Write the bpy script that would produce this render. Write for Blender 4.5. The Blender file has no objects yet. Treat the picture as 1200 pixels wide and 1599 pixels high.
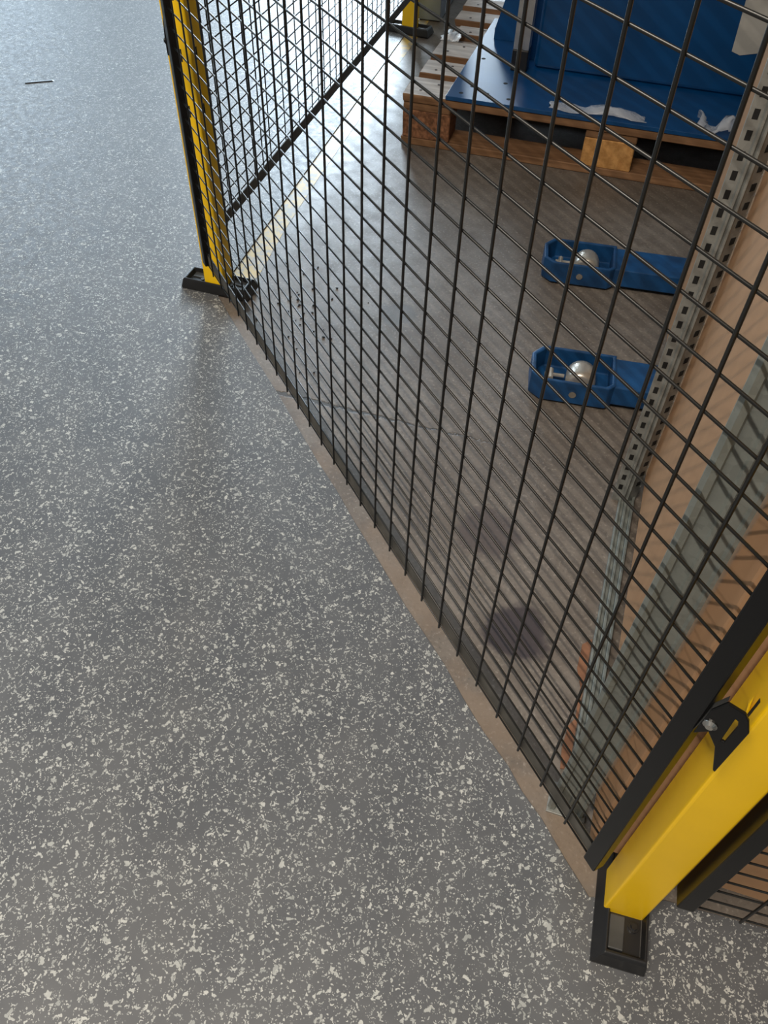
import bpy, bmesh, math, random
from mathutils import Vector, Matrix
from mathutils.geometry import tessellate_polygon

random.seed(7)
S = bpy.context.scene
COL = S.collection
R = math.radians

# ------------------------------------------------------------------ camera
cd = bpy.data.cameras.new('camera')
cam = bpy.data.objects.new('camera', cd)
COL.objects.link(cam)
_pitch, _roll, _yaw = .854900321, .0380612556, -.497239595
_f = Vector((math.cos(_yaw) * math.cos(_pitch), math.sin(_yaw) * math.cos(_pitch), -math.sin(_pitch)))
_r = Vector((math.sin(_yaw), -math.cos(_yaw), 0))
_u = _r.cross(_f)
_r2 = math.cos(_roll) * _r + math.sin(_roll) * _u
_u2 = -math.sin(_roll) * _r + math.cos(_roll) * _u
m = Matrix((_r2, _u2, -_f)).transposed().to_4x4()
m.translation = Vector((-.199612, .368454, 1.08378))
cam.matrix_world = m
cd.sensor_fit = 'HORIZONTAL'
cd.sensor_width = 36
cd.lens = 1254.32166 / 1200 * 36
cd.clip_start = .02
S.camera = cam

# ------------------------------------------------------------------ world, lights, exposure
W = bpy.data.worlds.new('world')
S.world = W
W.use_nodes = True
W.node_tree.nodes['Background'].inputs[0].default_value = (.62, .8, 1, 1)
W.node_tree.nodes['Background'].inputs[1].default_value = .6
S.view_settings.view_transform = 'Standard'
S.view_settings.look = 'None'
S.view_settings.exposure = 0
S.view_settings.gamma = 1
S.view_settings.use_curve_mapping = False


def area(name, loc, size, power, color, look):
    l = bpy.data.lights.new(name, 'AREA')
    l.shape = 'RECTANGLE'
    l.size, l.size_y = size
    l.energy = power
    l.color = color
    o = bpy.data.objects.new(name, l)
    COL.objects.link(o)
    o.location = loc
    d = (Vector(look) - Vector(loc)).normalized()
    if abs(d.z) > .99:
        o.rotation_euler = (0, 0, 0)
    else:
        o.rotation_euler = d.to_track_quat('-Z', 'Z').to_euler()
    return o


# long ceiling strip lamps parallel to the front fence, and daylight through the windows of the end wall
area('strip_light', (-.6, 1.55, 3.4), (1.8, .035), 160, (1, .89, .76), (-.6, 1.55, 0))
area('strip_light', (1.4, 3.2, 4.3), (4.0, .08), 60, (1, .93, .84), (1.4, 3.2, 0))
area('window_light', (8.9, -4.1, 2.7), (3.0, 2.5), 1000, (.72, .87, 1), (0, -3.9, 2.6))
area('window_light', (8.9, .3, 2.6), (3.2, 2.6), 230, (.66, .84, 1), (0, .3, 2.6))


# ------------------------------------------------------------------ materials
class Mat:
    def __init__(s, name, rough=.5, metal=0., spec=.5):
        s.m = bpy.data.materials.new(name)
        s.m.use_nodes = True
        s.nt = s.m.node_tree
        s.b = s.nt.nodes['Principled BSDF']
        s.b.inputs['Roughness'].default_value = rough
        s.b.inputs['Metallic'].default_value = metal
        s.b.inputs['Specular IOR Level'].default_value = spec
        s.tc = s.nt.nodes.new('ShaderNodeTexCoord')

    def node(s, t, **kw):
        n = s.nt.nodes.new(t)
        for k, v in kw.items():
            setattr(n, k, v)
        return n

    def ln(s, a, b):
        s.nt.links.new(a, b)

    def val(s, sock, v):
        if hasattr(v, 'node'):
            s.ln(v, sock)
        else:
            sock.default_value = v

    def math(s, op, a, b=0., clamp=False):
        n = s.node('ShaderNodeMath', operation=op, use_clamp=clamp)
        s.val(n.inputs[0], a)
        s.val(n.inputs[1], b)
        return n.outputs[0]

    def vmath(s, op, a, b=(0, 0, 0)):
        n = s.node('ShaderNodeVectorMath', operation=op)
        s.val(n.inputs[0], a)
        if op == 'SCALE':
            s.val(n.inputs['Scale'], b)
        else:
            s.val(n.inputs[1], b)
        return n.outputs['Value'] if op in ('LENGTH', 'DOT_PRODUCT', 'DISTANCE') else n.outputs['Vector']

    def noise(s, scale, detail=3, rough=.5, vec=None, out='Fac'):
        n = s.node('ShaderNodeTexNoise')
        n.inputs['Scale'].default_value = scale
        n.inputs['Detail'].default_value = detail
        n.inputs['Roughness'].default_value = rough
        s.ln(vec if vec is not None else s.tc.outputs['Object'], n.inputs['Vector'])
        return n.outputs[out]

    def voro(s, scale, vec, feature='F1', rnd=1.):
        n = s.node('ShaderNodeTexVoronoi', feature=feature)
        n.inputs['Scale'].default_value = scale
        n.inputs['Randomness'].default_value = rnd
        s.ln(vec, n.inputs['Vector'])
        return n

    def ramp(s, fac, a, b, lo=0., hi=1.):
        n = s.node('ShaderNodeMapRange', interpolation_type='SMOOTHSTEP')
        s.val(n.inputs['Value'], fac)
        n.inputs['From Min'].default_value = a
        n.inputs['From Max'].default_value = b
        n.inputs['To Min'].default_value = lo
        n.inputs['To Max'].default_value = hi
        return n.outputs['Result']

    def mix(s, fac, a, b):
        n = s.node('ShaderNodeMix', data_type='RGBA')
        s.val(n.inputs[0], fac)
        for sock, v in ((n.inputs[6], a), (n.inputs[7], b)):
            if hasattr(v, 'node'):
                s.ln(v, sock)
            else:
                sock.default_value = (*v, 1)
        return n.outputs[2]

    def color(s, v):
        if hasattr(v, 'node'):
            s.ln(v, s.b.inputs['Base Color'])
        else:
            s.b.inputs['Base Color'].default_value = (*v, 1)

    def bump(s, h, strength=.2, dist=.001):
        n = s.node('ShaderNodeBump')
        n.inputs['Strength'].default_value = strength
        n.inputs['Distance'].default_value = dist
        s.ln(h, n.inputs['Height'])
        s.ln(n.outputs['Normal'], s.b.inputs['Normal'])


def simple(name, col, rough=.5, metal=0., spec=.5, var=.15, scale=12, bump=0., bscale=400):
    a = Mat(name, rough, metal, spec)
    n = a.noise(scale, 4)
    dark = tuple(c * (1 - var) for c in col)
    light = tuple(min(1, c * (1 + var)) for c in col)
    a.color(a.mix(a.ramp(n, .3, .7), dark, light))
    if bump:
        a.bump(a.noise(bscale, 3), bump)
    return a.m


def make_vinyl():
    a = Mat('speckled_vinyl', .42, 0, .5)
    P = a.tc.outputs['Object']
    warp = a.vmath('SCALE', a.vmath('SUBTRACT', a.noise(120, 2, .5, out='Color'), (.5, .5, .5)), .018)
    Q = a.vmath('ADD', P, warp)
    col = a.mix(a.ramp(a.noise(9, 3), .35, .65), (.080, .083, .089), (.097, .099, .103))
    masks = []
    for scale, keep, rad, off in ((135, .46, .48, 0), (205, .56, .46, 3.3), (330, .44, .50, 7.1)):
        v = a.voro(scale, a.vmath('ADD', Q, (off, off * .7, 0)))
        sep = a.node('ShaderNodeSeparateColor')
        a.ln(v.outputs['Color'], sep.inputs[0])
        on = a.math('LESS_THAN', sep.outputs[0], keep)
        r = a.math('MULTIPLY', sep.outputs[1], rad)
        blob = a.ramp(a.math('SUBTRACT', v.outputs['Distance'], r), -.035, .035, 1, 0)
        masks.append((a.math('MULTIPLY', on, blob), sep.outputs[2]))
    for mk, rnd in masks:
        tint = a.mix(rnd, (.25, .26, .25), (.47, .47, .44))
        col = a.mix(mk, col, tint)
    dirt = a.ramp(a.noise(1.7, 5, .65), .55, .8, 0, .22)
    col = a.mix(dirt, col, (.07, .065, .055))
    a.color(col)
    a.ln(a.ramp(a.noise(60, 3), .3, .7, .46, .56), a.b.inputs['Roughness'])
    a.bump(a.noise(900, 2), .12, .0004)
    return a.m


def make_concrete():
    a = Mat('worn_concrete', .5, 0, .5)
    P = a.tc.outputs['Object']
    n1 = a.noise(3.2, 6, .62)
    n2 = a.noise(22, 5, .6)
    n3 = a.noise(160, 3, .6)
    col = a.mix(a.ramp(n1, .3, .7), (.112, .090, .071), (.188, .164, .141))
    col = a.mix(a.ramp(n2, .42, .72, 0, .6), col, (.098, .078, .062))
    col = a.mix(a.ramp(n3, .56, .70, 0, .5), col, (.34, .30, .26))
    col = a.mix(a.ramp(n3, .44, .32, 0, .6), col, (.09, .08, .07))
    wob = a.vmath('SCALE', a.vmath('SUBTRACT', a.noise(22, 5, .65, out='Color'), (.5, .5, .5)), .055)
    Q = a.vmath('ADD', P, wob)
    for (x, y, r, c, k) in ((.312, -.155, .056, (.040, .030, .034), .92), (.505, -.225, .062, (.07, .052, .05), .7),
                            (1.15, -.38, .05, (.08, .075, .07), .65), (.86, -.33, .03, (.09, .08, .07), .4),
                            (.62, -.30, .03, (.09, .075, .065), .4)):
        d = a.vmath('DISTANCE', Q, (x, y, 0))
        col = a.mix(a.ramp(d, r * .72, r * 1.05, k, 0), col, c)
    # rusty tint where water sat along the cut edge of the vinyl
    sx = a.node('ShaderNodeSeparateXYZ')
    a.ln(Q, sx.inputs[0])
    edge = a.math('MULTIPLY', a.ramp(sx.outputs[1], -.085, -.05), a.ramp(a.noise(7, 4, .6), .42, .62))
    col = a.mix(a.math('MULTIPLY', edge, .55), col, (.20, .145, .10))
    # the crack
    ca, cb = Vector((1.03, -.01, 0)), Vector((.60, -.45, 0))
    t = (cb - ca).normalized()
    nrm = Vector((-t.y, t.x, 0))
    small = a.vmath('SCALE', a.vmath('SUBTRACT', a.noise(30, 5, .7, out='Color'), (.5, .5, .5)), .03)
    rel = a.vmath('SUBTRACT', a.vmath('ADD', P, small), ca)
    along = a.vmath('DOT_PRODUCT', rel, t)
    off = a.math('ABSOLUTE', a.vmath('DOT_PRODUCT', rel, nrm))
    wid = a.ramp(along, 0, .5, .0042, .0008)
    crack = a.math('MULTIPLY', a.ramp(a.math('SUBTRACT', off, wid), -.001, .0022, 1, 0),
                   a.math('MULTIPLY', a.ramp(along, .38, .52, 1, 0), a.ramp(along, -.02, 0, 0, 1)))
    col = a.mix(a.math('MULTIPLY', crack, .9), col, (.03, .026, .022))
    a.color(col)
    a.ln(a.ramp(n2, .3, .7, .44, .54), a.b.inputs['Roughness'])
    h = a.math('SUBTRACT', a.math('ADD', a.math('MULTIPLY', n3, .5), n2), a.math('MULTIPLY', crack, 3))
    a.bump(h, .35, .0015)
    return a.m


def make_tape():
    a = Mat('worn_yellow_line', .5)
    n = a.noise(26, 5, .65)
    a.color(a.mix(a.ramp(n, .44, .58), (.55, .36, .07), (.3, .26, .2)))
    return a.m


def make_galv(name, base=.42, rough=.42, tint=(1, 1.03, .98)):
    a = Mat(name, rough, .45)
    v = a.voro(130, a.tc.outputs['Object'])
    sep = a.node('ShaderNodeSeparateColor')
    a.ln(v.outputs['Color'], sep.inputs[0])
    c0 = tuple(base * .8 * t for t in tint)
    c1 = tuple(base * 1.15 * t for t in tint)
    a.color(a.mix(a.math('MULTIPLY', a.math('ADD', sep.outputs[0], a.noise(14, 4)), .5), c0, c1))
    a.ln(a.ramp(a.noise(40, 4), .3, .7, rough - .1, rough + .12), a.b.inputs['Roughness'])
    return a.m


def make_wood(name, c0, c1, rough=.75, axis=0):
    a = Mat(name, rough, 0, .3)
    mp = a.node('ShaderNodeMapping')
    sc = [60, 60, 60]
    sc[axis] = 3.5
    mp.inputs['Scale'].default_value = sc
    a.ln(a.tc.outputs['Object'], mp.inputs['Vector'])
    g = a.noise(1, 5, .65, vec=mp.outputs['Vector'])
    col = a.mix(a.ramp(g, .3, .7), c0, c1)
    col = a.mix(a.ramp(a.noise(9, 4), .5, .75, 0, .5), col, tuple(c * .55 for c in c0))
    a.color(col)
    a.bump(g, .4, .002)
    return a.m


def make_card():
    a = Mat('brown_cardboard', .7, 0, .25)
    mp = a.node('ShaderNodeMapping')
    mp.inputs['Scale'].default_value = (1, 1, .05)
    a.ln(a.tc.outputs['Object'], mp.inputs['Vector'])
    col = a.mix(a.ramp(a.noise(45, 3, vec=mp.outputs['Vector']), .3, .7), (.37, .212, .115), (.395, .23, .125))
    col = a.mix(a.ramp(a.noise(4, 4), .4, .75, 0, .3), col, (.46, .28, .16))
    a.color(col)
    return a.m


def make_film():
    a = Mat('clear_film', .25, 0, .6)
    a.color((.8, .83, .88))
    a.b.inputs['Alpha'].default_value = .32
    a.bump(a.noise(60, 3), .6, .004)
    return a.m


M = dict(
    vinyl=make_vinyl(), concrete=make_concrete(), tape=make_tape(),
    black=simple('black_powder_coat', (.006, .006, .0065), .28, 0, .22, .1),
    bar=simple('dark_grey_bar', (.085, .08, .07), .6, 0, .35, .25, 30),
    black_wire=simple('black_wire_coat', (.008, .008, .0075), .36, 0, .55, .1),
    yellow=simple('yellow_powder_coat', (.92, .57, .005), .34, 0, .5, .05, 6, .1, 900),
    foot=simple('black_foot_plastic', (.012, .012, .013), .33, 0, .5, .15),
    foot_grey=simple('scuffed_foot_plastic', (.045, .046, .046), .45, 0, .5, .2, 40),
    steel=simple('bright_steel', (.62, .6, .56), .24, 1, .5, .1),
    roller=simple('pale_roller', (.50, .46, .40), .3, .55, .5, .08, 30),
    nail=simple('rusty_nail', (.05, .035, .03), .7),
    dark=simple('dark_hole', (.004, .004, .004), .9),
    galv=make_galv('galvanised_steel', .29), galv_green=make_galv('dull_galvanised_steel', .25, .46, (.97, 1.05, .98)),
    alu=simple('aluminium', (.5, .5, .5), .38, .9, .5, .08, 30),
    blue=simple('blue_paint', (.002, .052, .165), .3, 0, .5, .15, 5),
    blue_fork=simple('blue_fork_paint', (.004, .05, .15), .5, 0, .5, .3, 18),
    wood_top=make_wood('weathered_pallet_top', (.36, .31, .27), (.56, .51, .46)),
    wood=make_wood('pallet_wood', (.15, .075, .035), (.26, .14, .07)),
    wood_block=make_wood('fresh_pallet_block', (.42, .20, .06), (.6, .32, .11), axis=1),
    chip=simple('chipboard_block', (.20, .09, .045), .85, 0, .3, .45, 90, .5, 120),
    white_film=simple('white_film', (.8, .8, .8), .4, 0, .5, .05),
    card=make_card(), card_red=simple('reddish_cardboard', (.20, .095, .052), .8, 0, .3, .2, 40), film=make_film(),
    paper=simple('grey_paper', (.42, .40, .36), .8, 0, .3, .12, 9),
    cabinet=simple('grey_cabinet_paint', (.17, .19, .21), .4, 0, .5, .06),
    wall=simple('wall_paint', (.22, .22, .21), .8, 0, .3, .05, 1),
    frame=simple('window_frame_paint', (.3, .31, .32), .5),
)


# ------------------------------------------------------------------ mesh helpers
def fin(name, bm, mat, parent=None, bevel=0., smooth=False, segs=2):
    me = bpy.data.meshes.new(name)
    bmesh.ops.recalc_face_normals(bm, faces=bm.faces)
    bm.to_mesh(me)
    bm.free()
    mats = mat if isinstance(mat, (list, tuple)) else [mat]
    for k in mats:
        me.materials.append(M[k])
    if smooth:
        for p in me.polygons:
            p.use_smooth = True
    o = bpy.data.objects.new(name, me)
    COL.objects.link(o)
    if parent:
        o.parent = parent
    if bevel:
        b = o.modifiers.new('bevel', 'BEVEL')
        b.width = bevel
        b.segments = segs
        b.limit_method = 'ANGLE'
    return o


def inst(name, me, parent, loc, rot=(0, 0, 0)):
    o = bpy.data.objects.new(name, me)
    COL.objects.link(o)
    o.parent = parent
    o.location = loc
    o.rotation_euler = rot
    return o


def thing(name, label, cat, loc=(0, 0, 0), rz=0., group=None):
    o = bpy.data.objects.new(name, None)
    o.empty_display_size = .05
    COL.objects.link(o)
    o.location = loc
    o.rotation_euler = (0, 0, R(rz))
    tag(o, label, cat, group)
    return o


def tag(o, label=None, cat=None, group=None, kind=None):
    if label: o['label'] = label
    if cat: o['category'] = cat
    if group: o['group'] = group
    if kind: o['kind'] = kind
    return o


def add_box(bm, lo, hi, mi=0):
    lo, hi = Vector(lo), Vector(hi)
    vs = [bm.verts.new((x, y, z)) for z in (lo.z, hi.z) for y in (lo.y, hi.y) for x in (lo.x, hi.x)]
    fs = []
    for q in ((0, 2, 3, 1), (4, 5, 7, 6), (0, 1, 5, 4), (2, 6, 7, 3), (0, 4, 6, 2), (1, 3, 7, 5)):
        f = bm.faces.new([vs[i] for i in q])
        f.material_index = mi
        fs.append(f)
    return vs, fs


def boxes(*bs):
    bm = bmesh.new()
    for lo, hi in bs:
        add_box(bm, lo, hi)
    return bm


def frustum(bm, rects):
    """stack of (x0,y0,x1,y1,z) rings, closed at both ends"""
    rings = []
    for (x0, y0, x1, y1, z) in rects:
        rings.append([bm.verts.new(p) for p in ((x0, y0, z), (x1, y0, z), (x1, y1, z), (x0, y1, z))])
    bm.faces.new(rings[0][::-1])
    for a, b in zip(rings, rings[1:]):
        for i in range(4):
            bm.faces.new((a[i], a[(i + 1) % 4], b[(i + 1) % 4], b[i]))
    bm.faces.new(rings[-1])


def cyl(bm, p, q, r, n=8, r2=None):
    p, q = Vector(p), Vector(q)
    d = (q - p).normalized()
    a = d.orthogonal().normalized()
    b = d.cross(a)
    r2 = r if r2 is None else r2
    A = [bm.verts.new(p + r * (math.cos(t) * a + math.sin(t) * b)) for t in [2 * math.pi * i / n for i in range(n)]]
    B = [bm.verts.new(q + r2 * (math.cos(t) * a + math.sin(t) * b)) for t in [2 * math.pi * i / n for i in range(n)]]
    bm.faces.new(A[::-1])
    bm.faces.new(B)
    for i in range(n):
        bm.faces.new((A[i], A[(i + 1) % n], B[(i + 1) % n], B[i]))


def prism(bm, pts, vec, mi=0):
    """polygon pts (3-D) extruded by vec"""
    vec = Vector(vec)
    A = [bm.verts.new(p) for p in pts]
    B = [bm.verts.new(Vector(p) + vec) for p in pts]
    n = len(pts)
    fs = [bm.faces.new(A[::-1]), bm.faces.new(B)]
    for i in range(n):
        fs.append(bm.faces.new((A[i], A[(i + 1) % n], B[(i + 1) % n], B[i])))
    for f in fs:
        f.material_index = mi
    return fs


def sheet(bm, pts, thick, h0, h1):
    """open 2-D polyline given a thickness and extruded from z=h0 to z=h1"""
    n = len(pts)
    nor = []
    for i in range(n):
        a = Vector(pts[max(0, i - 1)])
        b = Vector(pts[min(n - 1, i + 1)])
        t = (b - a).normalized()
        nor.append(Vector((-t.y, t.x)))
    loop = [Vector(p) for p in pts] + [Vector(pts[i]) + nor[i] * thick for i in range(n - 1, -1, -1)]
    A = [bm.verts.new((p.x, p.y, h0)) for p in loop]
    B = [bm.verts.new((p.x, p.y, h1)) for p in loop]
    k = len(loop)
    for i in range(k):
        bm.faces.new((A[i], A[(i + 1) % k], B[(i + 1) % k], B[i]))
    for i in range(n - 1):
        j = k - 1 - i
        bm.faces.new((A[i], A[i + 1], A[j - 1], A[j]))
        bm.faces.new((B[i], B[i + 1], B[j - 1], B[j]))


# ------------------------------------------------------------------ the setting
bm = boxes(((-5, -7, -.12), (9, 5, 0)))
tag(fin('floor', bm, 'concrete'), 'worn brown-grey concrete floor inside the fenced cell', kind='structure')

# vinyl covering, cut along the three fences (edge a little ragged)
edge = [(-.062, -.0225)]
for x, y in ((-.008, -.022), (.046, -.0235), (.09, -.0215), (.13, -.023), (.19, -.0195), (.248, -.020), (.31, -.0225), (.378, -.022), (.433, -.019), (.53, -.022),
             (.633, -.0215), (.71, -.0245), (.792, -.024), (.9, -.027), (1.009, -.028), (1.158, -.028), (1.302, -.031)):
    edge.append((x, y + random.uniform(-.001, .001)))
edge.append((1.39, -.033))
e2 = [(1.39 + .740 * s, -.033 - .673 * s) for s in (.3, .6, .9, 1.2, 1.6, 3, 6, 9)]
e3 = [(-.109 - .664 * s, -.107 - .748 * s) for s in (0, .12, .3, .6, 1, 2, 5, 7)]
poly = e3[::-1] + edge + e2 + [(9, -6.5), (9, 5), (-5, 5), (-5, -5.2)]
bm = bmesh.new()
top = [bm.verts.new((x, y, .0035)) for x, y in poly]
bot = [bm.verts.new((x, y, -.001)) for x, y in poly]
for tri in tessellate_polygon([[Vector((x, y, 0)) for x, y in poly]]):
    bm.faces.new([top[i] for i in tri])
for i in range(len(poly)):
    j = (i + 1) % len(poly)
    bm.faces.new((bot[i], bot[j], top[j], top[i]))
tag(fin('floor', bm, 'vinyl'), 'grey vinyl floor covering with light speckles outside the fence', kind='structure')

# worn yellow floor line just inside the second fence
bm = bmesh.new()
L0 = Vector((1.395, -.038))
d2 = Vector((.740, -.673))
n2 = Vector((-.673, -.740))
pts = []
for s, w in ((.02, .05), (.1, .062), (.3, .05), (.6, .044), (1.0, .045), (1.5, .048), (2.1, .05), (3.2, .05)):
    pts.append((s, w))
lo = [L0 + d2 * s + n2 * .001 for s, w in pts]
hi = [L0 + d2 * s + n2 * w for s, w in pts]
prism(bm, [(p.x, p.y, 0) for p in lo] + [(p.x, p.y, 0) for p in hi[::-1]], (0, 0, .0006))
bmesh.ops.triangulate(bm, faces=[f for f in bm.faces if len(f.verts) > 4])
tag(fin('trim_1', bm, 'tape'), 'worn yellow line painted on the concrete along the vinyl edge', kind='structure')

# hall walls and ceiling (out of frame; they carry the windows and close the room)
for nm, lo, hi in (('wall_left', (-5.2, 5, -.1), (9.2, 5.2, 5)), ('wall_right', (-5.2, -7.2, -.1), (9.2, -7, 5)),
                   ('wall_back', (-5.2, -7, -.1), (-5, 5, 5))):
    tag(fin(nm, boxes((lo, hi)), 'wall'), kind='structure')
bm = boxes(((9, -7, -.1), (9.2, 5, 1.25)), ((9, -7, 3.95), (9.2, 5, 5)), ((9, -7, 1.25), (9.2, -5.55, 3.95)),
           ((9, -2.25, 1.25), (9.2, -1.35, 3.95)), ((9, 1.95, 1.25), (9.2, 5, 3.95)))
tag(fin('wall_far', bm, 'wall'), kind='structure')
for i, (y0, y1) in enumerate(((-5.55, -2.25), (-1.35, 1.95))):
    bm = boxes(((8.98, y0, 1.25), (9.1, y0 + .05, 3.95)), ((8.98, y1 - .05, 1.25), (9.1, y1, 3.95)),
               ((8.98, y0 + .05, 1.25), (9.1, y1 - .05, 1.3)), ((8.98, y0 + .05, 3.9), (9.1, y1 - .05, 3.95)))
    tag(fin('window_%d' % (i + 1), bm, 'frame'), kind='structure')
tag(fin('ceiling', boxes(((-5.2, -7.2, 5), (9.2, 5.2, 5.2))), 'wall'), kind='structure')

# ------------------------------------------------------------------ mesh fence panels
ZB, NH, ZTOP = .14, 62, 1.99


def wire_mesh(name, length, r, axis):
    bm = bmesh.new()
    q = (0, 0, length) if axis == 'z' else (length, 0, 0)
    cyl(bm, (0, 0, 0), q, r, 8)
    me = bpy.data.meshes.new(name)
    bm.to_mesh(me)
    bm.free()
    for p in me.polygons:
        p.use_smooth = len(p.vertices) == 4
    me.materials.append(M['black_wire'])
    return me


def fence_panel(label, loc, rz, length, tube0, tube1, first, pitch, rail=False, depth=.019):
    """local x along the panel, y outwards; tubes at [tube0, tube0+.019] and [tube1-.019, tube1]"""
    t = thing('mesh_fence_panel', label, 'fence', loc, rz, 'mesh fence panels around the cell')
    for x0 in (tube0, tube1 - .019):
        fin('frame_tube', boxes(((x0, -depth, ZB - .004), (x0 + .019, .006, ZTOP))), 'black', t, .0018)
    hz = wire_mesh('horizontal_wire', tube1 - tube0 - .038, .0013, 'x')
    vz = wire_mesh('vertical_wire', ZTOP - ZB - .005, .00158, 'z')
    for k in range(NH):
        inst('horizontal_wire', hz, t, (tube0 + .019, 0, ZB + .03 * k))
    x = first
    while x < tube1 - .022:
        inst('vertical_wire', vz, t, (x, .0029, ZB - .003))
        x += pitch
    if rail:
        fin('bottom_bar', boxes(((tube0 + .019, -.0045, ZB - .001), (tube1 - .019, -.0018, ZB + .025))), 'bar', t, .0005)
    return t


fence_panel('black wire mesh fence panel facing the viewer between the two nearer yellow posts', (0, 0, 0), 0, 1.4,
            -.0595, 1.316, 0., .0502, True, .010)
F2 = Vector((1.43, -.093)) + Vector((.685, .729)) * .012
a2 = R(-43.2)
fence_panel('black wire mesh fence panel running from the middle yellow post to the farthest post', (F2.x, F2.y, 0), -43.2, 1.7,
            -.012, 1.66, .05, .05, True, .008)
v3 = Vector((math.cos(R(228)), math.sin(R(228))))
s3 = Vector((-.130, -.053)) + v3 * 1.0 + Vector((.743, -.669)) * .006
fence_panel('black wire mesh fence panel at the right edge beside the nearest yellow post', (s3.x, s3.y, 0), 48, 1.0,
            0, .998, .03, .05)


# ------------------------------------------------------------------ yellow posts with black feet
def yellow_post(label, loc, rz):
    """local +y = outward normal that the foot runs along"""
    t = thing('yellow_fence_post', label, 'post', loc, rz, 'yellow fence posts')
    h = .0247
    bm = boxes(((-h, -h, .010), (h, h, 2.02)))
    fin('post_tube', bm, 'yellow', t, .003, segs=3)
    fin('post_cap', boxes(((-h + .001, -h + .001, 2.02), (h - .001, h - .001, 2.03))), 'black', t, .002)
    # foot: flared base with a rim and a sunken tray at either end
    hw, hl = .0325, .083
    bm = bmesh.new()
    frustum(bm, [(-hw, -hl, hw, hl, .0035), (-hw, -hl, hw, hl, .008), (-hw + .0025, -hl + .005, hw - .009, hl - .005, .026),
                 (-hw + .004, -hl + .008, hw - .012, hl - .008, .030), (-hw + .0065, -hl + .012, hw - .0145, hl - .012, .030),
                 (-hw + .009, -hl + .015, hw - .0165, hl - .015, .019)])
    foot = fin('foot', bm, 'foot', t, .002, segs=2)
    for s in (-1, 1):
        y0, y1 = sorted((s * .026, s * .067))
        bm = bmesh.new()
        frustum(bm, [(-.0025, y0, .0165, y1, .0185), (-.0025, y0 + .001, .0155, y1 - .001, .0215)])
        fin('foot_pad', bm, 'foot_grey', foot, .0012)
        bm = bmesh.new()
        cyl(bm, (-.013, s * .036, .0185), (-.013, s * .036, .022), .0065, 14)
        cyl(bm, (-.013, s * .036, .022), (-.013, s * .036, .026), .0042, 6)
        fin('anchor_bolt', bm, 'foot', foot)
    return t


near = yellow_post('nearest yellow square fence post at the lower right with a black foot', (-.0815, -.0585, 0), 48)
far = yellow_post('middle yellow square fence post, standing left behind the front mesh panel', (1.4115, -.049, 0), -45)
back = yellow_post('farthest yellow square fence post, seen through the mesh near the pallet', (2.695, -1.235, 0), -50)

# slots pressed in the posts' faces (children of the posts)
for z in (.40, .50, .60, .70):
    fin('slot', boxes(((-.0249, -.006, z), (-.0240, -.001, z + .022))), 'dark', far)
    fin('slot', boxes(((-.006, -.0249, z), (-.001, -.0240, z + .022))), 'dark', far)


def clamp(post, wx, wy, ang, mirror, z_off=0., bolt='steel'):
    """black slotted clamp plate that bridges the panel tube and the post; built from its outline in a vertical plane"""
    n = Vector((math.cos(ang), math.sin(ang), 0))
    t = Vector((-n.y, n.x, 0)) * mirror
    o = Vector((wx, wy, z_off))
    P3 = lambda q: o + t * q[0] + Vector((0, 0, q[1]))
    outer = CL_OUT
    slot = CL_SLOT
    bm = bmesh.new()
    rings = []
    for dn in (0, .003):
        rings.append(([bm.verts.new(P3(q) + n * dn) for q in outer], [bm.verts.new(P3(q) + n * dn) for q in slot]))
    for a, b in rings:
        es = [bm.edges.new((a[i], a[(i + 1) % len(a)])) for i in range(len(a))]
        es += [bm.edges.new((b[i], b[(i + 1) % len(b)])) for i in range(len(b))]
        bmesh.ops.triangle_fill(bm, edges=es, use_beauty=True)
    for k in (0, 1):
        a, b = rings[0][k], rings[1][k]
        for i in range(len(a)):
            bm.faces.new((a[i], a[(i + 1) % len(a)], b[(i + 1) % len(b)], b[i]))
    o1 = fin('clamp_bracket', bm, 'black', None, .0008)
    bm = bmesh.new()
    c = P3(CL_BOLT)
    cyl(bm, c - n * .004, c + n * .004, .0056, 16)
    cyl(bm, c + n * .004, c + n * .0065, .0054, 16, .003)
    o2 = fin('bolt', bm, bolt)
    # strap that wraps from the plate to the tube
    bm = bmesh.new()
    q0, q1 = CL_OUT[0], CL_OUT[2]
    A = [P3((CL_OUT[0][0] - .001, CL_OUT[0][1])), P3((CL_OUT[1][0], CL_OUT[1][1])), P3((CL_OUT[2][0], CL_OUT[2][1]))]
    prism(bm, A, n * -.005)
    o3 = fin('clamp_strap', bm, 'foot_grey')
    inv = Matrix.Translation(post.location) @ post.rotation_euler.to_matrix().to_4x4()
    inv.invert()
    for x in (o1, o2, o3):
        x.data.transform(inv)
    o1.parent = post
    o2.parent = o1
    o3.parent = o1


CL_OUT = [(.0032, .4945), (.0046, .5337), (.0107, .5512), (.0250, .5491), (.0298, .5426), (.0348, .5291), (.0332, .4576), (.0310, .4589),
          (.0216, .4914), (.0115, .5059)]
CL_SLOT = [(.0225, .5030), (.0250, .5030), (.0256, .5310), (.0239, .5369), (.0215, .5377), (.0222, .5131)]
CL_BOLT = (.0096, .5165)
clamp(near, -.058, .0065, R(120), 1)
clamp(far, 1.316, .0065, R(60), -1, .045, 'black')

# small pressed tab beside the slot of the nearest post
bm = bmesh.new()
prism(bm, [(.0247, .006, .50), (.0247, .010, .50), (.0290, .010, .522), (.0290, .006, .522)], (0, 0, .012))
fin('pressed_tab', bm, 'yellow', near, .0008)
fin('slot', boxes(((.0244, .010, .508), (.0250, .0135, .535))), 'dark', near)

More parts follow.
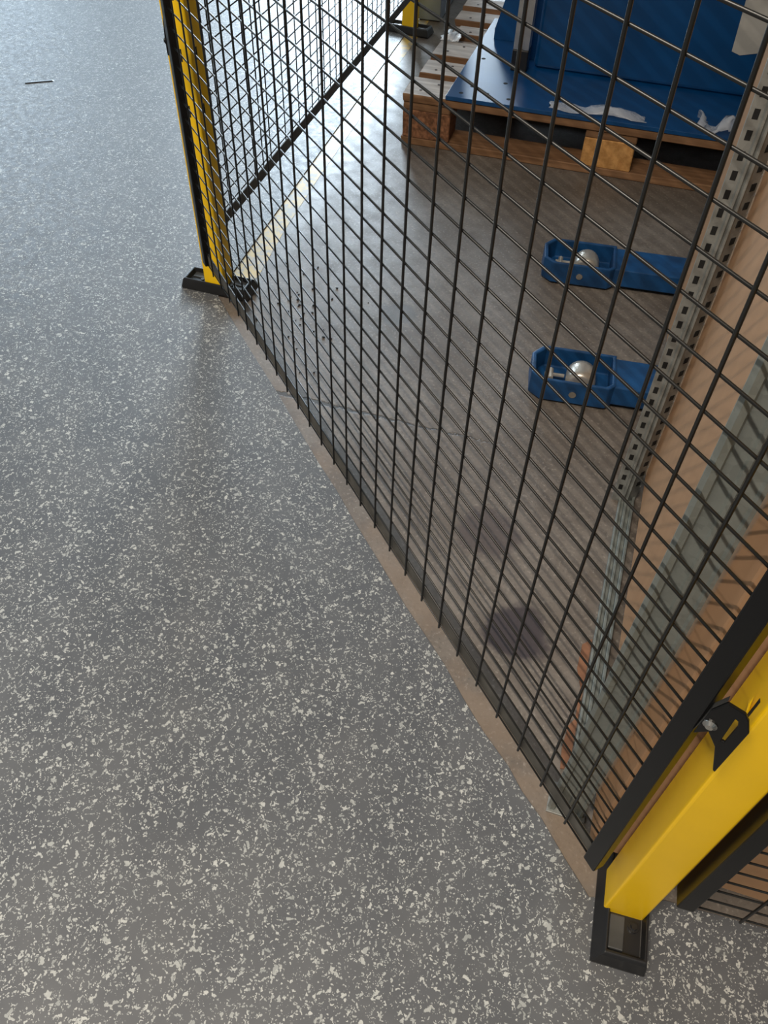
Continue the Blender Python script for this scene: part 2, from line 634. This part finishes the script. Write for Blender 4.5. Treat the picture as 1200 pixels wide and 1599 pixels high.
# ------------------------------------------------------------------ pallet
EP = 226
eV = Vector((math.cos(R(EP)), math.sin(R(EP)), 0))          # along the pallet's long front
PAL = Vector((1.905, -.78, 0))
pal = thing('pallet', 'weathered wooden pallet with brown blocks under the blue machine', 'pallet', PAL, EP)
# local x along the front, local y away from the viewer: rotate so that y = inward
# (rz = 226 gives y = 226+90 = 316 = -44 degrees, inward)


def plank(name, lo, hi, par, mats=('wood', 'wood_top'), jig=.0):
    bm = bmesh.new()
    vs, fs = add_box(bm, lo, hi)
    for v in vs:
        v.co += Vector((random.uniform(-jig, jig), random.uniform(-jig, jig) * .5, -random.uniform(0, jig) * .2))
    fs[1].material_index = 1 if len(mats) > 1 else 0
    return fin(name, bm, mats, par, .0025, segs=1)


for (y0, y1, x0) in ((0, .128, 0), (.166, .268, .004), (.317, .44, 0), (.515, .59, .03), (.640, .735, 0), (.777, .872, -.005)):
    b = plank('deck_board', (x0, y0, .122), (1.2, y1, .144), pal, jig=.005)
    for (fx, fy) in ((.045, .3), (.085, .72), (.575, .3), (.62, .7)):
        bm = bmesh.new()
        cyl(bm, (x0 + fx, y0 + (y1 - y0) * fy, .143), (x0 + fx, y0 + (y1 - y0) * fy, .1447), .0042, 8)
        fin('nail_head', bm, 'nail', b)
for x0 in (.004, .53, 1.055):
    plank('stringer_board', (x0, .004, .100), (x0 + .14, .868, .122), pal, jig=.001)
for i, y0 in enumerate((.004, .38, .768)):
    plank('bottom_board', (0, y0, .0), (1.2, y0 + .1, .022), pal, ('wood', 'wood'), jig=.002)
    for j, x0 in enumerate((.004, .53, 1.055)):
        mt = ('wood_block',) if (j == 1 and i == 0) else ('chip',)
        plank('block', (x0, y0, .022), (x0 + .14, y0 + .098, .100), pal, mt, jig=.002)

# ------------------------------------------------------------------ blue machine on the pallet
mac = thing('machine_base', 'large blue painted machine housing with a base plate standing on the pallet', 'machine', PAL + Vector((0, 0, .1448)), EP)
bm = bmesh.new()
prism(bm, [(.128, -.004, 0), (1.15, -.004, 0), (1.15, .66, 0), (.128, .66, 0)], (0, 0, .011))
plate = fin('base_plate', bm, 'blue', mac, .001)
for (x, y) in ((.165, .03), (.185, .085), (.30, .035), (.235, .05), (.27, .14), (.17, .30), (.17, .5), (.42, .04)):
    bm = bmesh.new()
    cyl(bm, (x, y, .0105), (x, y, .0114), .0065, 12)
    fin('bolt_hole', bm, 'dark', plate)
body = fin('housing', boxes(((.324, .285, .011), (1.10, .66, 1.15))), 'blue', mac, .012, segs=3)
bm = bmesh.new()
prism(bm, [(.324, .47, .011), (.165, .47, .011), (.165, .47, .04), (.27, .47, .45), (.324, .47, .45)], (0, .012, 0))
fin('gusset', bm, 'blue', mac, .001)
bm = bmesh.new()
prism(bm, [(.30, .345, .011), (.324, .345, .011), (.324, .345, .6), (.30, .345, .6)], (0, .012, 0))
fin('gusset', bm, 'blue', mac, .001)
bm = bmesh.new()
pp = [(.861, .124), (.885, .117), (.94, .13), (1.0, .14), (1.0, .40), (.93, .37), (.86, .37), (.855, .26)]
prism(bm, [(x, .2835, z) for x, z in pp], (0, .0012, 0))
tag(fin('paper_sheet', bm, 'paper', body), 'grey paper sheet stuck to the blue housing')

# aluminium profile standing on the plate in front of the housing
apf = thing('aluminium_profile', 'upright aluminium profile with a black end cap on the blue plate', 'profile',
            PAL + eV * .287 + Vector((math.cos(R(-44)), math.sin(R(-44)), 0)) * .262 + Vector((0, 0, .1561)), EP)
bm = bmesh.new()
h = .0225
sq = [(-h, -h), (-.006, -h), (-.006, -h + .007), (.006, -h + .007), (.006, -h), (h, -h), (h, -.006), (h - .007, -.006), (h - .007, .006), (h, .006),
      (h, h), (-h, h), (-h, .006), (-h + .007, .006), (-h + .007, -.006), (-h, -.006)]
prism(bm, [(x, y, .058) for x, y in sq], (0, 0, .95))
fin('profile_bar', bm, 'alu', apf, .001)
fin('end_cap', boxes(((-.024, -.024, 0), (.024, .024, .058))), 'foot', apf, .003)


# ------------------------------------------------------------------ scraps of film
def film(label, origin, rz, w, d, h, seed, mat='film'):
    rnd = random.Random(seed)
    bm = bmesh.new()
    nx, ny = 14, 6
    g = [[None] * (ny + 1) for _ in range(nx + 1)]
    for i in range(nx + 1):
        for j in range(ny + 1):
            x = w * i / nx + rnd.uniform(-.006, .006)
            y = d * (j / ny) * (.65 + .5 * abs(math.sin(i * .7 + seed))) + rnd.uniform(-.005, .005)
            z = h * (.5 + .5 * math.sin(i * .55 + seed)) * math.sin(math.pi * min(1, j / ny * .8 + .1)) + rnd.uniform(0, h * .12) + .001
            g[i][j] = bm.verts.new((x, y, z))
    for i in range(nx):
        for j in range(ny):
            bm.faces.new((g[i][j], g[i + 1][j], g[i + 1][j + 1], g[i][j + 1]))
    o = fin('film_scrap', bm, mat, None, smooth=True)
    s = o.modifiers.new('solid', 'SOLIDIFY')
    s.thickness = .0006
    o.location = origin
    o.rotation_euler = (0, 0, R(rz))
    return tag(o, label, 'plastic film', 'film scraps on the pallet')


dV = Vector((math.cos(R(-44)), math.sin(R(-44)), 0))
film('long crumpled strip of clear film along the front of the blue base plate', PAL + eV * .42 + dV * .005 + Vector((0, 0, .1562)), EP, .26, .05, .022, 3)
film('small torn tuft of clear film at the right end of the pallet front', PAL + eV * .81 + dV * .0 + Vector((0, 0, .1562)), EP, .10, .05, .045, 8)
film('torn white scrap of film lying between the rear pallet boards', PAL + eV * .0 + dV * .43 + Vector((0, 0, .1455)), EP, .06, .08, .012, 5, 'white_film')


# ------------------------------------------------------------------ hand pallet truck: two blue forks with load rollers
FA = 231
fV = Vector((math.cos(R(FA)), math.sin(R(FA)), 0))
trk = thing('pallet_truck', 'blue pallet truck whose two forks with pale rollers lie on the concrete', 'pallet truck', (.765, -.497, 0), FA)
# local x along the forks towards the truck body, local y away from the viewer


def fork(x0, y0):
    w, hgt, L, t = .112, .058, .15, .005
    bm = bmesh.new()
    ol = [(x0 + .006, y0), (x0 + L - .012, y0), (x0 + L, y0 + .012), (x0 + L, y0 + w), (x0 + .0, y0 + w), (x0 - .022, y0 + w - .03), (x0 - .018, y0 + .02)]
    cx, cy = x0 + L * .5, y0 + w * .5
    il = [(cx + (x - cx) * .90, cy + (y - cy) * .88) for x, y in ol]
    n = len(ol)
    rings = []
    for pts, z in ((ol, .006), (ol, hgt), (il, hgt), (il, .012)):
        rings.append([bm.verts.new((x, y, z)) for x, y in pts])
    for a, b in zip(rings, rings[1:]):
        for i in range(n):
            bm.faces.new((a[i], a[(i + 1) % n], b[(i + 1) % n], b[i]))
    bm.faces.new(rings[0][::-1])
    bm.faces.new(rings[-1])
    # closed arm behind the roller pocket
    prism(bm, [(x0 + L - .004, y0 + .010, .012), (x0 + L - .004, y0 + .010, hgt - .002), (x0 + L - .004, y0 + w - .008, hgt - .002), (x0 + L - .004, y0 + w - .008, .012)],
          (1.05, 0, 0))
    f = fin('fork', bm, 'blue_fork', trk, .0025)
    bm = bmesh.new()
    rr, rc = .030, (x0 + .083, y0 + .052, .0315)
    prof = [(-.026, .022), (-.024, .028), (-.012, .0305), (.012, .0305), (.024, .028), (.026, .022)]
    N = 28
    rings = [[bm.verts.new((rc[0] + r * math.cos(2 * math.pi * k / N), rc[1] + o, rc[2] + r * math.sin(2 * math.pi * k / N))) for k in range(N)] for o, r in prof]
    for a, b in zip(rings, rings[1:]):
        for k in range(N):
            bm.faces.new((a[k], a[(k + 1) % N], b[(k + 1) % N], b[k]))
    bm.faces.new(rings[0][::-1])
    bm.faces.new(rings[-1])
    fin('roller', bm, 'roller', f, smooth=True)
    bm = bmesh.new()
    cyl(bm, (x0 + .07, y0 - .0015, .03), (x0 + .07, y0 + .004, .03), .0075, 14)
    fin('axle_bolt', bm, 'steel', f)
    bm = bmesh.new()
    cyl(bm, (x0 + .022, y0 + .04, .030), (x0 + .022, y0 + .07, .030), .006, 10)
    cyl(bm, (x0 + .010, y0 + .055, .030), (x0 + .05, y0 + .055, .030), .004, 8)
    fin('link_pin', bm, 'roller', f)


dx, dy = (1.107 - .765), (-.762 + .497)
lx = dx * fV.x + dy * fV.y
ly = dx * -fV.y + dy * fV.x
fork(0, 0)
fork(lx, ly)
fin('fork_bridge', boxes(((1.15, -.01, .05), (1.25, ly + .13, .16))), 'blue_fork', trk, .004)

# ------------------------------------------------------------------ cardboard box on the forks, galvanised posts and rail
u1 = Vector((.708, -.706, 0))
nn = Vector((.706, .708, 0))
K = Vector((-.030, -.026, 0))
box = thing('cardboard_box', 'tall plain brown cardboard box behind the galvanised posts', 'box', K, -45)
# local x along u1, local y outward (nn); box lies at y < 0
bm = boxes(((.016, -.58, .0600), (1.22, 0, 1.04)))
fin('carton', bm, 'card', box, .004)
bm = boxes(((.018, -.288, 1.04), (1.218, -.002, 1.044)), ((.018, -.578, 1.04), (1.218, -.292, 1.044)))
fin('top_flaps', bm, 'card', box)

rack = thing('upright_frame', 'galvanised steel frame of two posts joined by a rail along the floor', 'frame', K, -45)
# ribbed post nearest the fence: local x along u1, face towards -x
bm = bmesh.new()
y0 = .004
prof = [(.012, y0 + .046), (.004, y0 + .0475), (0, y0 + .044), (.001, y0 + .0385), (.0055, y0 + .036), (.0055, y0 + .024), (.003, y0 + .0225), (.003, y0 + .0195),
        (.0055, y0 + .018), (.0055, y0 + .006), (.002, y0 + .004), (.002, y0 + .0005), (.012, y0 - .001)]
prof = [(x + .069, y) for x, y in prof]
sheet(bm, [(p[0], p[1]) for p in prof], .0016, .0, 1.5)
ribbed = fin('ribbed_post', bm, 'galv_green', rack, 0)
fin('post_shoe', boxes(((.066, .0, .0), (.110, .052, .004))), 'galv', ribbed, .0005)

# perforated post farther along, leaning slightly
bm = bmesh.new()
w = .044
prof = [(0.002, w), (0, w - .0005), (0, w - .016), (-.004, w - .018), (-.004, w - .021), (0, w - .023), (-.004, w - .025), (-.004, w - .028), (0, w - .030),
        (.014, w - .043)]
sheet(bm, prof, .0015, .0, 1.35)
perf = fin('perforated_post', bm, 'galv', rack)
bm1, bm2 = bmesh.new(), bmesh.new()
z = .03
k = 0
while z < 1.3:
    add_box(bm1, (-.0004, w - .0125, z), (.0006, w - .0055, z + .012))
    t = .55
    c = Vector((.014 * t, w - .030 - .013 * t))
    dirv = Vector((.014, -.013)).normalized()
    nv = Vector((-dirv.y, dirv.x)) * -1
    a, b = c - dirv * .0045, c + dirv * .0045
    prism(bm1, [(a.x - .0004, a.y - .0004, z + .012), (b.x - .0004, b.y - .0004, z + .012), (b.x + .0006, b.y + .0006, z + .012), (a.x + .0006, a.y + .0006, z + .012)], (0, 0, .010))
    add_box(bm2, (.0125, w - .0435, z + .004), (.016, w - .0400, z + .007))
    z += .025
holes = fin('slots', bm1, 'dark', perf)
holes['kind'] = 'stuff'
tabs = fin('tabs', bm2, 'alu', perf)
tabs['kind'] = 'stuff'
base = Vector(((Vector((.464, -.484, 0)) - K) @ u1, .0005, .0))
perf.location = base

# rail on the floor between the two posts
bm = bmesh.new()
x0 = .13
for (ya, yb, h1) in ((.004, .009, .010), (.009, .016, .004), (.016, .021, .010), (.021, .027, .004), (.027, .031, .010)):
    add_box(bm, (x0, ya, .0), (.72, yb, h1))
fin('floor_rail', bm, 'galv_green', rack, .0008)

scrap = thing('cardboard_scrap', 'torn flat reddish strip of cardboard on the concrete beside the floor rail', 'cardboard', K, -45)
bm = bmesh.new()
pts = [(.135, .0325), (.132, .044), (.165, .047), (.20, .044), (.215, .036), (.27, .037), (.30, .047), (.345, .046), (.36, .0325)]
prism(bm, [(x, y, .0002) for x, y in pts], (0, 0, .002))
fin('card_piece', bm, 'card_red', scrap)

# ------------------------------------------------------------------ grey cabinet beyond the farthest post
cab = thing('grey_cabinet', 'slim plain grey steel cabinet standing behind the farthest yellow post', 'cabinet', (2.745, -1.392, 0), -41.5)
fin('cabinet_body', boxes(((0, .0, .004), (.6, .09, 1.2))), 'cabinet', cab, .003)
fin('plinth', boxes(((.008, .008, 0), (.592, .082, .02))), 'dark', cab)

# ------------------------------------------------------------------ scraps on the floor
bm = bmesh.new()
frustum(bm, [(-.045, -.004, .045, .003, 0), (-.04, -.0025, .043, .0025, .003)])
o = fin('debris_sliver', bm, 'foot')
o.location = (2.76, .095, .0035)
o.rotation_euler = (0, 0, R(80))
tag(o, 'thin dark sliver lying alone on the speckled floor at upper left', 'debris')

bm = bmesh.new()
rc = random.Random(4)
for i in range(46):
    x, y = 1.22 + rc.gauss(0, .09), -.20 + rc.gauss(0, .06)
    if y > -.06: continue
    r = rc.uniform(.001, .0032)
    mt = Matrix.Translation((x, y, r * .6)) @ Matrix.Rotation(rc.uniform(0, 3), 4, 'Z') @ Matrix.Diagonal((r * 1.5, r, r * .7, 1))
    bmesh.ops.create_icosphere(bm, subdivisions=1, radius=1, matrix=mt)
o = fin('dirt_crumbs', bm, 'foot')
tag(o, 'dark crumbs scattered on the concrete beside the middle post', 'debris', kind='stuff')
